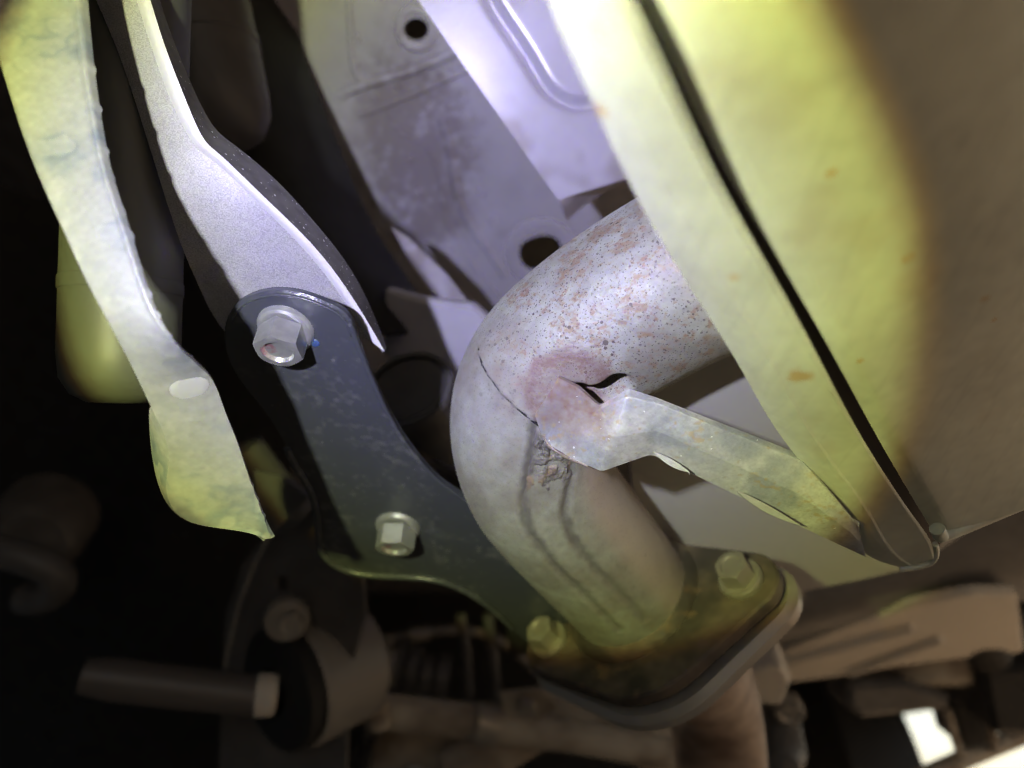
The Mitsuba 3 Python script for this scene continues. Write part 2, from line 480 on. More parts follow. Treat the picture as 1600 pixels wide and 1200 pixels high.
mat('m_galv', c_galv, 0.48, 0.25, bump=b_fine)
mat('m_channel', c_channel, 0.55, 0.2)
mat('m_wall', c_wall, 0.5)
mat('m_bracket', c_bracket, 0.27, 0.0, bump=b_fine)
mat('m_zinc', c_zinc, 0.26, 0.75)
mat('m_pipe', c_pipe, 0.57, 0.2, bump=b_pit)
mat('m_hanger', c_hanger, 0.48, 0.2, bump=b_fine)
mat('m_muffler', c_muffler, 0.48, 0.15, bump=b_dent)
mat('m_body', c_body, 0.28, 0.15)
mat('m_floor', c_floor, 0.45, 0.0)
mat('m_plastic', c_plastic, 0.55, 0.0, 0.25)
mat('m_darkgrey', c_darkgrey, 0.45)
mat('m_dusty', c_dusty, 0.7)
mat('m_bar', (0.11, 0.10, 0.095), 0.45, 0.2)
mat('m_sleeve', (0.25, 0.235, 0.215), 0.5, 0.2)
mat('m_canister', (0.075, 0.078, 0.07), 0.5)
mat('m_rusty', c_rusty, 0.65, 0.1, bump=b_soft)
mat('m_brownpipe', c_brownpipe, 0.5, 0.2)
mat('m_ground', c_ground, 0.9)
mat('m_weld', c_weld, 0.65, 0.05, bump=b_pit)
mat('m_weldtoe', (0.20, 0.17, 0.15), 0.5, 0.2, bump=b_pit)
mat('m_bead', (0.55, 0.55, 0.55), 0.5, 0.1)
mat('m_dot', (0.40, 0.41, 0.42), 0.6, 0.1)
mat('m_fbolt', (0.26, 0.24, 0.20), 0.45, 0.4)
mat('m_gap', (0.085, 0.062, 0.05), 0.7)
mat('m_panel', (0.40, 0.40, 0.385), 0.5)
mat('m_rubber', (0.012, 0.012, 0.012), 0.7)
mat('m_steel', (0.40, 0.37, 0.33), 0.4, 0.5)
mat('m_blue', (0.04, 0.075, 0.17), 0.4)
mat('m_pale', (0.58, 0.535, 0.47), 0.6)

# ------------------------------------------------------------------ the place: ground and the car's underside
g = trimesh.creation.box(extents=(400, 400, 0.2)); g.apply_translation((0, 0, -0.1))
scene['ground'] = mikit.ply(g, 'm_ground'); labels['ground'] = {'label': 'sunlit tan concrete ground below and beyond the car', 'kind': 'structure'}


def wbox(lo, hi):
    lo, hi = np.array(lo, float), np.array(hi, float)
    m = trimesh.creation.box(extents=hi - lo); m.apply_translation((lo + hi) / 2)
    return m


t = thing('underbody', 'dark brown dusty floor of the car above everything, seen behind the exhaust', 'car underbody')
put('floor', wbox((-0.9, -1.6, 0.70), (0.9, 1.95, 0.74)), 'm_darkgrey', t, False)
put('rear_valance', wbox((-0.9, 1.95, 0.13), (0.66, 2.0, 0.74)), 'm_plastic', t, False)
put('rear_valance', wbox((0.662, 1.95, 0.36), (0.9, 2.0, 0.74)), 'm_plastic', t, False)
put('side_sill', wbox((0.88, -1.6, 0.44), (0.92, 0.448, 0.74)), 'm_plastic', t, False)
put('side_sill', wbox((0.88, 0.45, 0.38), (0.92, 1.95, 0.74)), 'm_plastic', t, False)
put('side_sill', wbox((-0.92, -1.6, 0.14), (-0.88, 1.95, 0.74)), 'm_plastic', t, False)

# ------------------------------------------------------------------ exhaust elbow
AX = B(*np.array([(1420, 250, .196), (1250, 345, .203), (1068, 432, .215), (930, 515, .228), (850, 590, .239), (826, 670, .25), (842, 748, .262), (883, 808, .276), (985, 928, .315), (1003, 949, .322)]).T)
axis = curve(AX, 560)
slen = np.concatenate([[0], np.cumsum(np.linalg.norm(np.diff(axis, axis=0), axis=1))])
NTH = 300
th = np.linspace(0, 2 * np.pi, NTH, endpoint=False)
R0 = 0.0286


def pipe_point(s, a, r):
    """bench points on the elbow at arc length s, angle a, radius r"""
    i = np.interp(s, slen, np.arange(len(axis)))
    tg = np.gradient(axis, axis=0); tg /= np.linalg.norm(tg, axis=1, keepdims=True)
    x, xs = np.array([0.3, 0.2, -1.0]), []
    for t_ in tg:
        x = x - t_ * (x @ t_); x = x / np.linalg.norm(x); xs.append(x)
    xs = np.array(xs); ys = np.cross(tg, xs)
    pick = lambda q: np.stack([np.interp(i, np.arange(len(axis)), q[:, k]) for k in range(3)], -1)
    return pick(axis) + np.asarray(r)[..., None] * (np.cos(a)[..., None] * pick(xs) + np.sin(a)[..., None] * pick(ys))


r = np.full((len(axis), NTH), R0)
sa = lambda q, n: CubicSpline(np.linspace(0, 1, len(q)), np.array(q))(np.linspace(0, 1, n))
seam = sa([(.1265, 7.35), (.1270, 7.314), (.1277, 6.995), (.1283, 6.749), (.129, 6.479), (.1300, 6.234), (.1310, 6.17)], 120)


def near(line, s_, a_):
    # distance on the pipe's skin to a line of (arc length, angle) points, and the sign of its side along the pipe
    ds = s_[:, None, None] - line[None, None, :, 0]
    da = ((a_[None, :, None] - line[None, None, :, 1] + np.pi) % (2 * np.pi) - np.pi) * R0
    d = np.sqrt(ds ** 2 + da ** 2)
    k = d.argmin(-1)
    return np.take_along_axis(d, k[..., None], -1)[..., 0], np.sign(np.take_along_axis(ds + 0 * da, k[..., None], -1)[..., 0])


d_, sd = near(seam + np.stack([.0006 * (meshkit.noise(np.stack([np.linspace(0, 14, 120), np.zeros(120), np.zeros(120)], 1)) - .5), np.zeros(120)], 1), slen, th)
r = r + 0.0006 * np.exp(-(d_ / 0.008) ** 2) * (sd < 0)
r = r + 0.0006 * (meshkit.fbm(np.stack(np.broadcast_arrays(slen[:, None] * 45, np.cos(th)[None] * 1.4, np.sin(th)[None] * 1.4), -1), 3) - .5)
notch = sa([(.1130, 6.09), (.1110, 5.985), (.1070, 5.91), (.1010, 5.90)], 60)
d_, _ = near(notch, slen, th)
r = r - 0.0120 * np.exp(-(d_ / 0.0036) ** 4)
wl = sa([(.1300, 6.24), (.1386, 6.17), (.1497, 6.15), (.1633, 6.25), (.1738, 6.27), (.1893, 6.22), (.2139, 6.19), (.2450, 6.17)], 300)
wr = sa([(.1330, 6.00), (.1450, 5.66), (.1579, 5.66), (.1687, 5.79), (.1805, 5.83), (.2014, 5.83), (.2306, 5.79), (.2460, 5.78)], 300)
for line in (wl, wr):
    q_ = line[::2].copy()
    q_[:, 0] += .0012 * (meshkit.fbm(np.stack([q_[:, 0] * 300, q_[:, 1] * 3, q_[:, 0] * 0], 1), 3, 2) - .5)
    q_[:, 1] += .07 * (meshkit.fbm(np.stack([q_[:, 0] * 200, q_[:, 1] * 3, q_[:, 0] * 0], 1), 3, 6) - .5)
    d_, _ = near(q_, slen, th)
    r = r - 0.00055 * np.exp(-(d_ / 0.0012) ** 2) + 0.00025 * np.exp(-((d_ - .003) / 0.002) ** 2)
el = thing('exhaust_pipe', 'speckled grey exhaust elbow with rust spots bending down to a bolted flange', 'exhaust pipe')
gp = tube_grid(axis, r, NTH)
k_, n_ = gp.shape[:2]
ii = np.arange(k_ * n_).reshape(k_, n_); jj = np.roll(ii, -1, 1)
fp = np.vstack([np.stack([ii[:-1].ravel(), jj[:-1].ravel(), jj[1:].ravel()], 1), np.stack([ii[:-1].ravel(), jj[1:].ravel(), ii[1:].ravel()], 1)])
mp = trimesh.Trimesh(W(gp.reshape(-1, 3)), fp, process=False); mp.fix_normals()
uvp = np.stack([np.repeat(slen, n_), np.tile(((th + np.pi) % (2 * np.pi)) * R0, k_)], 1)
put('elbow', mp, 'm_pipe', el, True, uv=uvp)

uw = np.linspace(0, 1, 60)
wlc, wrc = wl[wl[:, 0] < .166], wr[wr[:, 0] < .166]
wlc, wrc = (sa(q[:: max(1, len(q) // 9)], 130) for q in (wlc, wrc))
wsa = wlc[:, None] * (1 - uw[None, :, None]) + wrc[:, None] * uw[None, :, None]
wsa[..., 1] += .10 * (meshkit.fbm(np.stack([wsa[..., 0] * 240, wsa[..., 1] * 9, wsa[..., 0] * 0], -1), 3, 5) - .5)
lump = meshkit.fbm(np.stack([wsa[..., 0] * 420, wsa[..., 1] * 15, wsa[..., 0] * 0], -1), 5)
edge = np.minimum(1, np.minimum(uw, 1 - uw) / .16)[None] * np.minimum(1, (1 - np.linspace(0, 1, 130)) / .45)[:, None]
wgrid = pipe_point(wsa[..., 0], wsa[..., 1], R0 - .0004 + edge * (.0006 + .0030 * (lump - .42)))
wuv = np.tile(np.stack(np.broadcast_arrays(uw[None], wlc[:, :1]), -1).reshape(-1, 2), (2, 1))
put('weld_bead', sheet(wgrid, .0012), 'm_weld', el, True, label='crusty dark grey weld below the bracket tab', uv=wuv)
ck = sa([(.1262, 7.45), (.1268, 7.314), (.1277, 6.995), (.1283, 6.749), (.129, 6.479), (.1300, 6.234), (.1306, 6.19)], 120)
ck[:, 0] += .0007 * (meshkit.fbm(np.stack([np.linspace(0, 16, 120), np.zeros(120), np.zeros(120)], 1), 3) - .5)
ckr = .00011 + .00030 * np.exp(-((np.linspace(0, 1, 120) - .26) / .10) ** 2) + .0003 * np.exp(-((np.linspace(0, 1, 120) - .8) / .12) ** 2)
put('seam_crack', tube(pipe_point(ck[:, 0], ck[:, 1], np.full(120, R0 + .0003)), ckr, 8), 'm_rubber', el, 40, label='thin dark crack along the mitre seam of the elbow')
# flange at the elbow's lower end
FN = -(axis[-1] - axis[-12]); FN /= np.linalg.norm(FN)
FC = B(985, 930, .3155)
XF, YF, NF = frame(FN)
b1, b2 = on_plane([(1160, 908), (862, 1003)], FC, NF)
to2 = lambda q: np.array([(q - FC) @ XF, (q - FC) @ YF])


def flange_outline(rc, rb):
    from shapely.geometry import Point
    g = Point(*to2((b1 + b2) / 2)).buffer(rc, 32)
    for b in (b1, b2): g = g.union(Point(*to2(b)).buffer(rb, 32))
    return np.array(g.convex_hull.segmentize(0.002).exterior.coords)[:-1]


put('flange', plate2(flange_outline(0.039, 0.015), [], FC, NF, 0.007, 0.001), 'm_rusty', el, 30, label='rusty brown gold flange plate')
put('gasket', plate2(flange_outline(0.036, 0.012), [], FC - NF * 0.0072, NF, 0.003, 0.0005), 'm_rubber', el, 30)
put('weld_collar', lathe([(0.0287, 0.006), (0.031, 0.0045), (0.0335, 0.001), (0.034, -0.001)], FC, NF), 'm_rusty', el, 30)
for b in (b1, b2):
    bt = put('flange_bolt', hex_head(b + NF * 0.003, NF, 0.0125, 0.0085, 0.3, 0.0008), 'm_fbolt', el, 25)
    put('washer', lathe([(1e-5, 0.0035), (0.0088, 0.0035), (0.0094, 0.0025), (0.0094, 0.0)], b + NF * 0.0002, NF), 'm_fbolt', bt, 30)

t = thing('front_exhaust_pipe', 'brown exhaust pipe below the flange with its rounded pale flange rim', 'exhaust pipe')
put('flange', plate2(flange_outline(0.0435, 0.018), [], FC - NF * 0.0103, NF, 0.010, 0.0028), 'm_steel', t, 40)
put('tube', tube(curve(np.vstack([FC - NF * 0.02, FC - NF * 0.05, B(1108, 1080, .40), B(1125, 1180, .42), B(1120, 1300, .43)]), 60), 0.0275, 48), 'm_brownpipe', t, 40)

# ------------------------------------------------------------------ hanger bracket welded to the elbow
up_ = [(872, 590, 0.2037), (903, 606, 0.2022), (936, 634, 0.2017), (984, 607, 0.1964), (1030, 622, 0.196), (1100, 650, 0.1945), (1180, 681, 0.1965), (1255, 711, 0.1988), (1296, 762, 0.2013), (1323, 797, 0.2036), (1340, 822, 0.206)]
lo_ = [(836, 650, 0.2112), (850, 690, 0.2152), (893, 716, 0.2087), (942, 738, 0.2047), (1020, 711, 0.203), (1085, 742, 0.2015), (1160, 778, 0.2038), (1240, 817, 0.2058), (1300, 846, 0.2088), (1335, 862, 0.211), (1352, 870, 0.2129)]


def hb(u, v):
    arm = np.clip((v - 0.22) / 0.12, 0, 1) * np.clip((1.0 - v) / 0.22, 0, 1)
    prof = np.interp(u, [0, .09, .10, .50, .56, 1.0], [-.0022, -.0001, .0, .0010, .0010, -.0026])
    return arm * prof + .0003




def rail(p, n):
    # straight runs with short rounded corners
    q = np.array(p, float)
    t_ = np.concatenate([[0], np.linspace(.12, 1, len(q) - 1)])
    k = np.stack([np.interp(np.linspace(0, 1, n * 4), t_, q[:, c]) for c in range(3)], 1)
    for _ in range(3):
        k[4:-4] = np.mean([k[4 + o:len(k) - 4 + o] for o in range(-4, 5)], 0)
    return k[np.round(np.linspace(0, n * 4 - 1, n)).astype(int)]


_u, _v = rail(B(*np.array(up_).T), 170), rail(B(*np.array(lo_).T), 170)
uu = np.linspace(0, 1, 60)[None, :, None]
hg = _u[:, None] * (1 - uu) + _v[:, None] * uu - hb(uu[..., 0], np.linspace(0, 1, 170)[:, None])[..., None] * np.array([0, 0, 1.0])
t = thing('hanger_bracket', 'grey stamped channel bracket welded to the elbow and reaching to the pale muffler', 'bracket')
put('channel', sheet(hg, 0.0016), 'm_hanger', t, 18)
fw = curve(B(*np.array([(838, 647, .2115), (846, 672, .2140), (860, 697, .2140), (893, 717, .2105), (918, 728, .2085)]).T), 60)
put('fillet_weld', tube(fw, .0004 + .0005 * meshkit.noise(np.stack([np.arange(60) * .22, np.zeros(60), np.zeros(60)], 1), 2), 12), 'm_weldtoe', t, 40)
for q in ([(1021, 706, .2010), (1048, 717, .2), (1078, 738, .1988), (1049, 729, .2)], [(1150, 766, .1985), (1190, 784, .1995), (1251, 821, .2008), (1194, 799, .1995)]):
    q = B(*np.array(q).T)
    put('return_lip', sheet(rows(q[[0, 3, 2]], q[[0, 1, 2]] + np.array([[0, 0, 0], [0, 0, 0], [1e-5, 0, 0]]), 6, None, 16), 0.001), 'm_galv', t, 40)

# ------------------------------------------------------------------ muffler at the right
L = [(850, -90, 0.088), (876, 0, 0.092), (925, 115, 0.101), (1000, 285, 0.121), (1085, 435, 0.141), (1165, 565, 0.16), (1238, 690, 0.187), (1322, 800, 0.209), (1352, 856, 0.2192), (1404, 889, 0.225)]
Rr = [(953, -90, 0.082), (997, 0, 0.086), (1051, 115, 0.095), (1134, 285, 0.115), (1220, 437, 0.1353), (1290, 566, 0.1541), (1357, 690, 0.181), (1432, 805, 0.2039), (1458, 842, 0.2106), (1464, 872, 0.2161)]
m_ = thing('muffler', 'big pale muffler at the right with a few rust spots, close to the camera', 'muffler')


def seam_profile(u, v):
    return np.interp(u, [0, .05, .12, .22, .30, .36, .90, .97, 1.0], [-.006, -.003, -.0010, 0.0002, .0007, .0002, .0, -.0008, -.004])


put('end_flange', sheet(rows(B(*np.array(L).T), B(*np.array(Rr).T), 60, seam_profile, 110), 0.0012), 'm_muffler', m_, 40, label='pale rolled end flange of the muffler beside the dark seam')
bl = [(975, -90, 0.087), (1021, 0, 0.091), (1077, 115, 0.1), (1163, 285, 0.12), (1250, 437, 0.1403), (1321, 566, 0.1591), (1386, 690, 0.186), (1449, 800, 0.208), (1470, 836, 0.2145)]
br = [(2100, -500, 0.09), (2100, -330, 0.094), (2100, -180, 0.103), (2100, 0, 0.123), (2100, 150, 0.1433), (2100, 280, 0.1621), (2100, 400, 0.189), (2100, 510, 0.211), (2100, 590, 0.2175)]
put('shell', sheet(rows(B(*np.array(bl).T), B(*np.array(br).T), 70, lambda u, v: 0.006 * np.sin(np.pi * np.clip(u * 1.4, 0, 1)) ** 1 * 1.0 + np.interp(u, [0, .006, .02, .04], [-.004, -.0012, -.0002, 0]), 90), 0.0012), 'm_muffler', m_, 40)
put('seam_gap', sheet(rows(B(*np.array([(x - 12, y, d + .016) for x, y, d in Rr]).T), B(*(np.array([(x + 12, y - 2, d + .016) for x, y, d in bl + [bl[-1]]])).T), 6, None, 60), 0.001), 'm_gap', m_, 40)
put('bottom_lip', tube(curve(B(*np.array([(1466, 840, 0.2145), (1500, 828, 0.2145), (1560, 803, 0.2145), (1640, 770, 0.2145), (1900, 660, 0.2145)]).T), 40), 0.0018, 14), 'm_muffler', m_, 40)
put('corner_hem', tube(curve(B(*np.array([(1461, 850, .213), (1463, 862, .216), (1457, 877, .219), (1438, 885, .221), (1406, 890, .223)]).T), 30), 0.0009, 14), 'm_muffler', m_, 40)
put('seam_nub', tube(B(*np.array([(1464, 826, .209), (1470, 838, .211)]).T), .0022, 16), 'm_muffler', m_, 40)

# ------------------------------------------------------------------ strap at the left
sl = [(-178, -420, 0.182), (-70, -60, 0.1756), (-35, 10, 0.1741), (3, 115, 0.1706), (32, 210, 0.1679), (62, 290, 0.1653), (95, 365, 0.1629), (133, 445, 0.1614), (172, 515, 0.163), (208, 580, 0.17), (236, 636, 0.178), (258, 682, 0.184), (265, 722, 0.189), (262, 765, 0.193), (284, 807, 0.197), (345, 825, 0.201), (415, 842, 0.205)]
sr = [(108, -420, 0.182), (126, -60, 0.1756), (131, 0, 0.1745), (141, 100, 0.171), (155, 190, 0.1685), (172, 268, 0.166), (203, 362, 0.163), (238, 468, 0.1605), (266, 522, 0.163), (300, 562, 0.172), (332, 594, 0.181), (350, 640, 0.187), (369, 690, 0.192), (386, 742, 0.197), (402, 785, 0.201), (414, 818, 0.203), (423, 842, 0.205)]


def strap_profile(u, v):
    return np.interp(u, [0, .04, .5, .86, .93, .97, 1.0], [-.001, 0, .0004, 0, .0009, .0005, -.0012]) * (1 - np.clip((v - .45) / .2, 0, 1)) + 0.0007 * np.sin(9 * v + 3 * u)


sg = rows(B(*np.array(sl).T), B(*np.array(sr).T), 40, strap_profile, 150)
burr = np.zeros(sg.shape[0])
for i in (40, 47, 55, 60, 66, 70, 75, 79, 83, 88, 96, 132, 136, 141, 147):
    burr[i] += rng.uniform(0.0001, 0.0006)
sg[:, -1, 0] += burr
t = thing('metal_strap', 'bright curved sheet metal strap at the left with rough burred edge and curled lower end', 'metal strap')
put('band', sheet(sg, 0.0013), 'm_galv', t, 35)
q1 = B(*np.array([(236, 634, .180), (257, 680, .1845), (266, 722, .1895), (263, 765, .1935), (284, 808, .1972)]).T)
q2 = B(*np.array([(233, 640, .186), (234, 680, .197), (239, 722, .203), (250, 765, .203), (283, 809, .1985)]).T)
put('curled_edge', sheet(rows(q2, q1, 12, lambda u, v: .002 * np.sin(np.pi * u) * np.sin(np.pi * v), 40), 0.0012), 'm_galv', t, 40)
k0 = np.unravel_index(np.argmin(np.abs(sg[..., 0] / sg[..., 2] * F + 800 - 296) + np.abs(sg[..., 1] / sg[..., 2] * F + 600 - 603)), sg.shape[:2])
sn = np.cross(sg[k0[0] + 4, k0[1]] - sg[k0[0] - 4, k0[1]], sg[k0[0], k0[1] + 4] - sg[k0[0], k0[1] - 4])
sn = -sn / np.linalg.norm(sn) * np.sign(sn[2])
put('spot_weld', lathe([(1e-5, .00022), (.003, .0002), (.0040, .0001), (.0048, -.0002)], sg[k0], sn), 'm_dot', t, 40, label='round pale spot weld')

# ------------------------------------------------------------------ grey channel above the bracket
cl = [(30, -420, 0.204), (120, -70, 0.2), (150, 0, 0.2), (182, 75, 0.201), (215, 170, 0.203), (240, 250, 0.205), (262, 320, 0.208), (286, 390, 0.215), (312, 450, 0.223), (345, 510, 0.232), (420, 560, 0.24)]
cc = [(145, -420, 0.202), (196, -70, 0.198), (213, 0, 0.198), (237, 75, 0.199), (268, 160, 0.201), (305, 228, 0.203), (330, 249, 0.204), (398, 312, 0.208), (460, 374, 0.2152), (511, 433, 0.2231), (573, 528, 0.2359)]
cb = [(159, -420, 0.2), (216, -70, 0.196), (235, 0, 0.196), (259, 75, 0.197), (290, 155, 0.199), (320, 219, 0.201), (342, 240, 0.202), (408, 303, 0.206), (470, 363, 0.2127), (521, 422, 0.2206), (601, 549, 0.236)]
cw = [(194, -420, 0.21), (236, -70, 0.206), (250, 0, 0.206), (274, 70, 0.207), (303, 140, 0.209), (336, 200, 0.211), (366, 226, 0.212), (434, 284, 0.217), (494, 350, 0.223), (541, 410, 0.231), (604, 543, 0.246)]
P = lambda a: B(*np.array(a).T)
t = thing('formed_channel', 'grey grained sheet metal channel running down to the upper bolt of the dark bracket', 'sheet metal channel')
put('face', sheet(rows(P(cl), P(cc), 24, lambda u, v: .0006 * np.sin(np.pi * u), 90), 0.001), 'm_channel', t, 40)
put('edge_bead', sheet(rows(P(cc), P(cb), 10, lambda u, v: .0012 * np.sin(np.pi * np.clip(u, 0, 1)), 90), 0.001), 'm_bead', t, 40, label='bright rolled edge of the channel')
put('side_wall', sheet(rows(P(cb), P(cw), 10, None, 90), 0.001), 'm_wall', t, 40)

# ------------------------------------------------------------------ dark bolted bracket
BN = np.array([-.10, .66, -.74]); BN /= np.linalg.norm(BN)
BC = B(447, 515, .222)
ol = [(352, 505), (372, 474), (400, 460), (435, 455), (475, 461), (510, 474), (540, 492), (556, 525), (572, 570), (592, 615), (615, 660), (650, 712), (692, 756), (735, 785), (768, 820), (815, 880), (870, 935), (890, 975), (855, 1010), (800, 985), (755, 945), (700, 915), (640, 905), (575, 902), (525, 888), (500, 862), (494, 825), (486, 780), (455, 715), (420, 655), (385, 610), (355, 560)]
t = thing('bolted_bracket', 'dark blue black bracket plate held by two shiny hex bolts beside the elbow', 'bracket')
put('plate', plate(smooth_loop(ol, 220), BC, BN, 0.0032, 0.0007), 'm_bracket', t, 30)
lip = on_plane(curve(np.array([(448, 700), (472, 745), (491, 785), (497, 830), (503, 862), (528, 886), (578, 899), (640, 902), (700, 912), (756, 942), (800, 981)]), 70), BC + BN * .0006, BN)
put('rolled_lip', tube(lip, 0.0015, 12), 'm_bracket', t, 40)
lip = on_plane(curve(np.array([(545, 500), (572, 572), (614, 662), (650, 714), (692, 757), (734, 787), (768, 822), (815, 882), (868, 937)]), 70), BC + BN * .0002, BN)
put('rolled_lip', tube(lip, 0.0009, 12), 'm_bracket', t, 40)
for (x, y, s, ax) in ((447, 514, 0.84, BN), (622, 823, 0.86, BN)):
    c = on_plane([(x, y)], BC, BN)[0]
    ax = BN + np.array([.05, .30, .05])
    bt = put('bolt', hex_head(c + BN * .0018, ax, .0165 * s, 0.0100 * s, 0.52 + math.pi / 6 * (x > 500), .0012), 'm_zinc', t, 20)
    e_ = ax / np.linalg.norm(ax)
    PINK.append(W(c + BN * .0018 + e_ * .0098 * s + np.array([-.0035, -.001, 0]) * s))
    put('washer', lathe([(1e-5, .0022), (.0094 * s, .0022), (.0104 * s, .0017), (.0112 * s, .0004), (.0112 * s, 0)], c, BN), 'm_zinc', bt, 30)

pm = on_plane([(492, 536)], BC, BN)[0]
put('paint_mark', lathe([(1e-5, .0003), (.0011, .00025), (.0015, .0001), (.0017, -.0002)], pm + BN * .0001, BN, 18), 'm_blue', t, 40, label='small blue paint mark beside the upper bolt')
lip = on_plane(curve(np.array([(362, 500), (382, 474), (405, 465), (436, 461), (474, 467), (507, 479), (533, 495), (547, 525)]), 60), BC + BN * .0001, BN)
put('rolled_lip', tube(lip, 0.0005, 10), 'm_bracket', t, 40)

# ------------------------------------------------------------------ body panels behind
CN = np.array([-.12, .42, -.9]); CN /= np.linalg.norm(CN)
t = thing('lavender_member', 'pale lavender silver body member with a pressed groove behind the muffler', 'body panel')
n1, n2 = 220, 160
A_, Bq, Cq, Dq = B(611, -60, .292), B(1250, -60, .288), B(1240, 200, .318), B(872, 312, .322)
u, v = np.meshgrid(np.linspace(0, 1, n1), np.linspace(0, 1, n2))
gm = (A_ * (1 - u[..., None]) + Bq * u[..., None]) * (1 - v[..., None]) + (Dq * (1 - u[..., None]) + Cq * u[..., None]) * v[..., None]
gpx = np.stack([800 + gm[..., 0] / gm[..., 2] * F, 600 + gm[..., 1] / gm[..., 2] * F], -1)
from shapely.geometry import LineString, Point
gl = curve(np.array([(750, -60), (768, 0), (800, 50), (832, 100), (858, 140), (900, 163), (945, 155), (1010, 130), (1080, 60), (1100, -60)]), 200)
dist = np.min(np.linalg.norm(gpx[..., None, :] - gl[None, None], axis=-1), -1)
gm[..., 2] += 0.0042 * np.exp(-(dist / 8.5) ** 2)
put('panel', sheet(gm[::-1], 0.001), 'm_body', t, 40)
put('lower_fold', sheet(rows(P([(872, 312, .322), (960, 262, .320), (1100, 215, .319), (1240, 190, .318)]), P([(886, 346, .345), (975, 285, .343), (1110, 240, .342), (1250, 215, .341)]), 14, lambda u, v: .003 * np.sin(np.pi * np.clip(u * 1.2, 0, 1)), 40), 0.001), 'm_body', t, 40)

FNRM = np.array([-.02, .60, -.8]); FNRM /= np.linalg.norm(FNRM)
FLC = B(650, 200, .42)
t = thing('floor_pan', 'dusty grey floor pan with two round holes and mud stains behind the members', 'floor pan')
put('panel', plate([(300, -100), (1000, -100), (1100, 300), (1000, 520), (800, 640), (560, 640), (440, 300)], FLC, FNRM, .002, .0004, [ellipse(650, 46, 19, 17), ellipse(845, 395, 38, 26, -15)]), 'm_floor', t, 30)
for pts, rr in (([(530, 150), (560, 135), (640, 110), (700, 85), (740, 62)], .004), ([(560, 180), (600, 165), (660, 140), (720, 112), (770, 92)], .0025), ([(690, 185), (705, 240), (715, 300), (730, 340), (760, 385), (790, 430)], .0035), ([(545, 0), (548, 60), (556, 110), (575, 130)], .0025)):
    put('pressed_rib', tube(on_plane(curve(np.array(pts, float), 40), FLC - FNRM * rr * .45, FNRM), rr, 16), 'm_floor', t, 40)
for x, y, rx, ry in ((650, 46, 34, 31), (845, 395, 56, 40)):
    c = on_plane([(x, y)], FLC, FNRM)[0]
    r_ = rx / F * c[2]
    put('hole_rim', lathe([(r_ * .60, .0002), (r_ * .75, .0009), (r_ * .95, .0007), (r_ * 1.05, -.0002)], c, FNRM), 'm_floor', t, 40)

for x, y in ((585, 150), (622, 133), (660, 117), (700, 100), (738, 240), (752, 300), (770, 345), (560, 60), (556, 100), (640, 250), (655, 300), (700, 390)):
    c = on_plane([(x, y)], FLC, FNRM)[0]
    put('spot_weld', lathe([(1e-5, -.0003), (.0016, -.0001), (.0021, .0006), (.0027, .0004), (.0031, -.0003)], c, FNRM, 20), 'm_floor', t, 40)
sq = on_plane(curve(np.array([(600, 168), (640, 215), (668, 232), (690, 300), (700, 350), (745, 420), (790, 470)], float), 60), FLC, FNRM)
put('seam_sealer', tube(sq, .0006 + .0012 * meshkit.noise(np.stack([np.arange(60) * .9, np.zeros(60), np.zeros(60)], 1), 4), 14), 'm_floor', t, 40)
t = thing('angled_member', 'grey angled sheet metal stay between the floor pan and the elbow', 'body panel')
put('upper_leg', plate([(612, 355), (640, 372), (700, 430), (735, 475), (690, 470), (650, 430)], B(660, 410, .37), np.array([.3, .3, -.9]), .0025, .0004), 'm_floor', t, 30)
put('block', plate([(600, 452), (660, 468), (740, 478), (790, 520), (770, 590), (700, 600), (600, 560)], B(690, 520, .35), np.array([-.1, .35, -.9]), .01, .002, r=.002), 'm_floor', t, 30)
t = thing('dark_bush', 'dark blue grey cylinder in the gap between the bracket and the elbow', 'bush')
put('body', lathe([(1e-5, .03), (.018, .03), (.021, .027), (.022, -.04)], B(665, 660, .36), np.array([-.2, -.6, -.75])), 'm_darkgrey', t, 40)
put('rim', lathe([(.0205, .030), (.0228, .0305), (.0235, .028), (.0225, .024)], B(665, 660, .36), np.array([-.2, -.6, -.75])), 'm_darkgrey', t, 40)
t = thing('rusty_rod', 'small rusty rod end low in the gap beside the elbow', 'rod')
put('rod', tube(P([(640, 715, .34), (690, 738, .335), (760, 760, .34)]), .005, 18), 'm_rusty', t, 40)

# panel behind the hanger bracket
RN = np.array([.05, .72, -.69]); RN /= np.linalg.norm(RN)
t = thing('heat_panel', 'plain grey panel behind the hanger bracket, lit greenish at its lower end', 'body panel')
put('panel', plate([(975, 560), (1420, 540), (1560, 800), (1430, 888), (1340, 908), (1240, 928), (1120, 905), (990, 860)], B(1060, 800, .313), RN, .003, .001, r=.003), 'm_panel', t, 30)

# ------------------------------------------------------------------ dark things upper left
t = thing('black_cover', 'black plastic cover between the grey channel and the floor pan', 'plastic cover')
put('cover', sheet(rows(P([(180, -120, .34), (240, 100, .34), (300, 240, .34), (380, 330, .34), (470, 430, .34), (560, 530, .34)]), P([(430, -120, .39), (478, 90, .39), (528, 225, .39), (580, 345, .39), (640, 440, .385), (680, 520, .38)]), 20, lambda u, v: .02 * np.sin(np.pi * u), 60), .003), 'm_plastic', t, 40)
t = thing('air_canister', 'dark rounded canister end right of the top of the grey channel', 'canister')
put('body', lathe([(1e-5, .050), (.010, .049), (.0165, .045), (.0205, .037), (.0215, .026), (.0215, -.14)], B(328, 70, .315), np.array([.22, .95, -.1])), 'm_darkgrey', t, 40)
put('band', lathe([(.0215, .004), (.0221, .0035), (.0221, -.002), (.0215, -.0025)], B(328, 70, .315), np.array([.22, .95, -.1])), 'm_darkgrey', t, 40)
t = thing('grey_canister', 'upright dark grey canister behind the curved strap, its lower end lit green', 'canister')
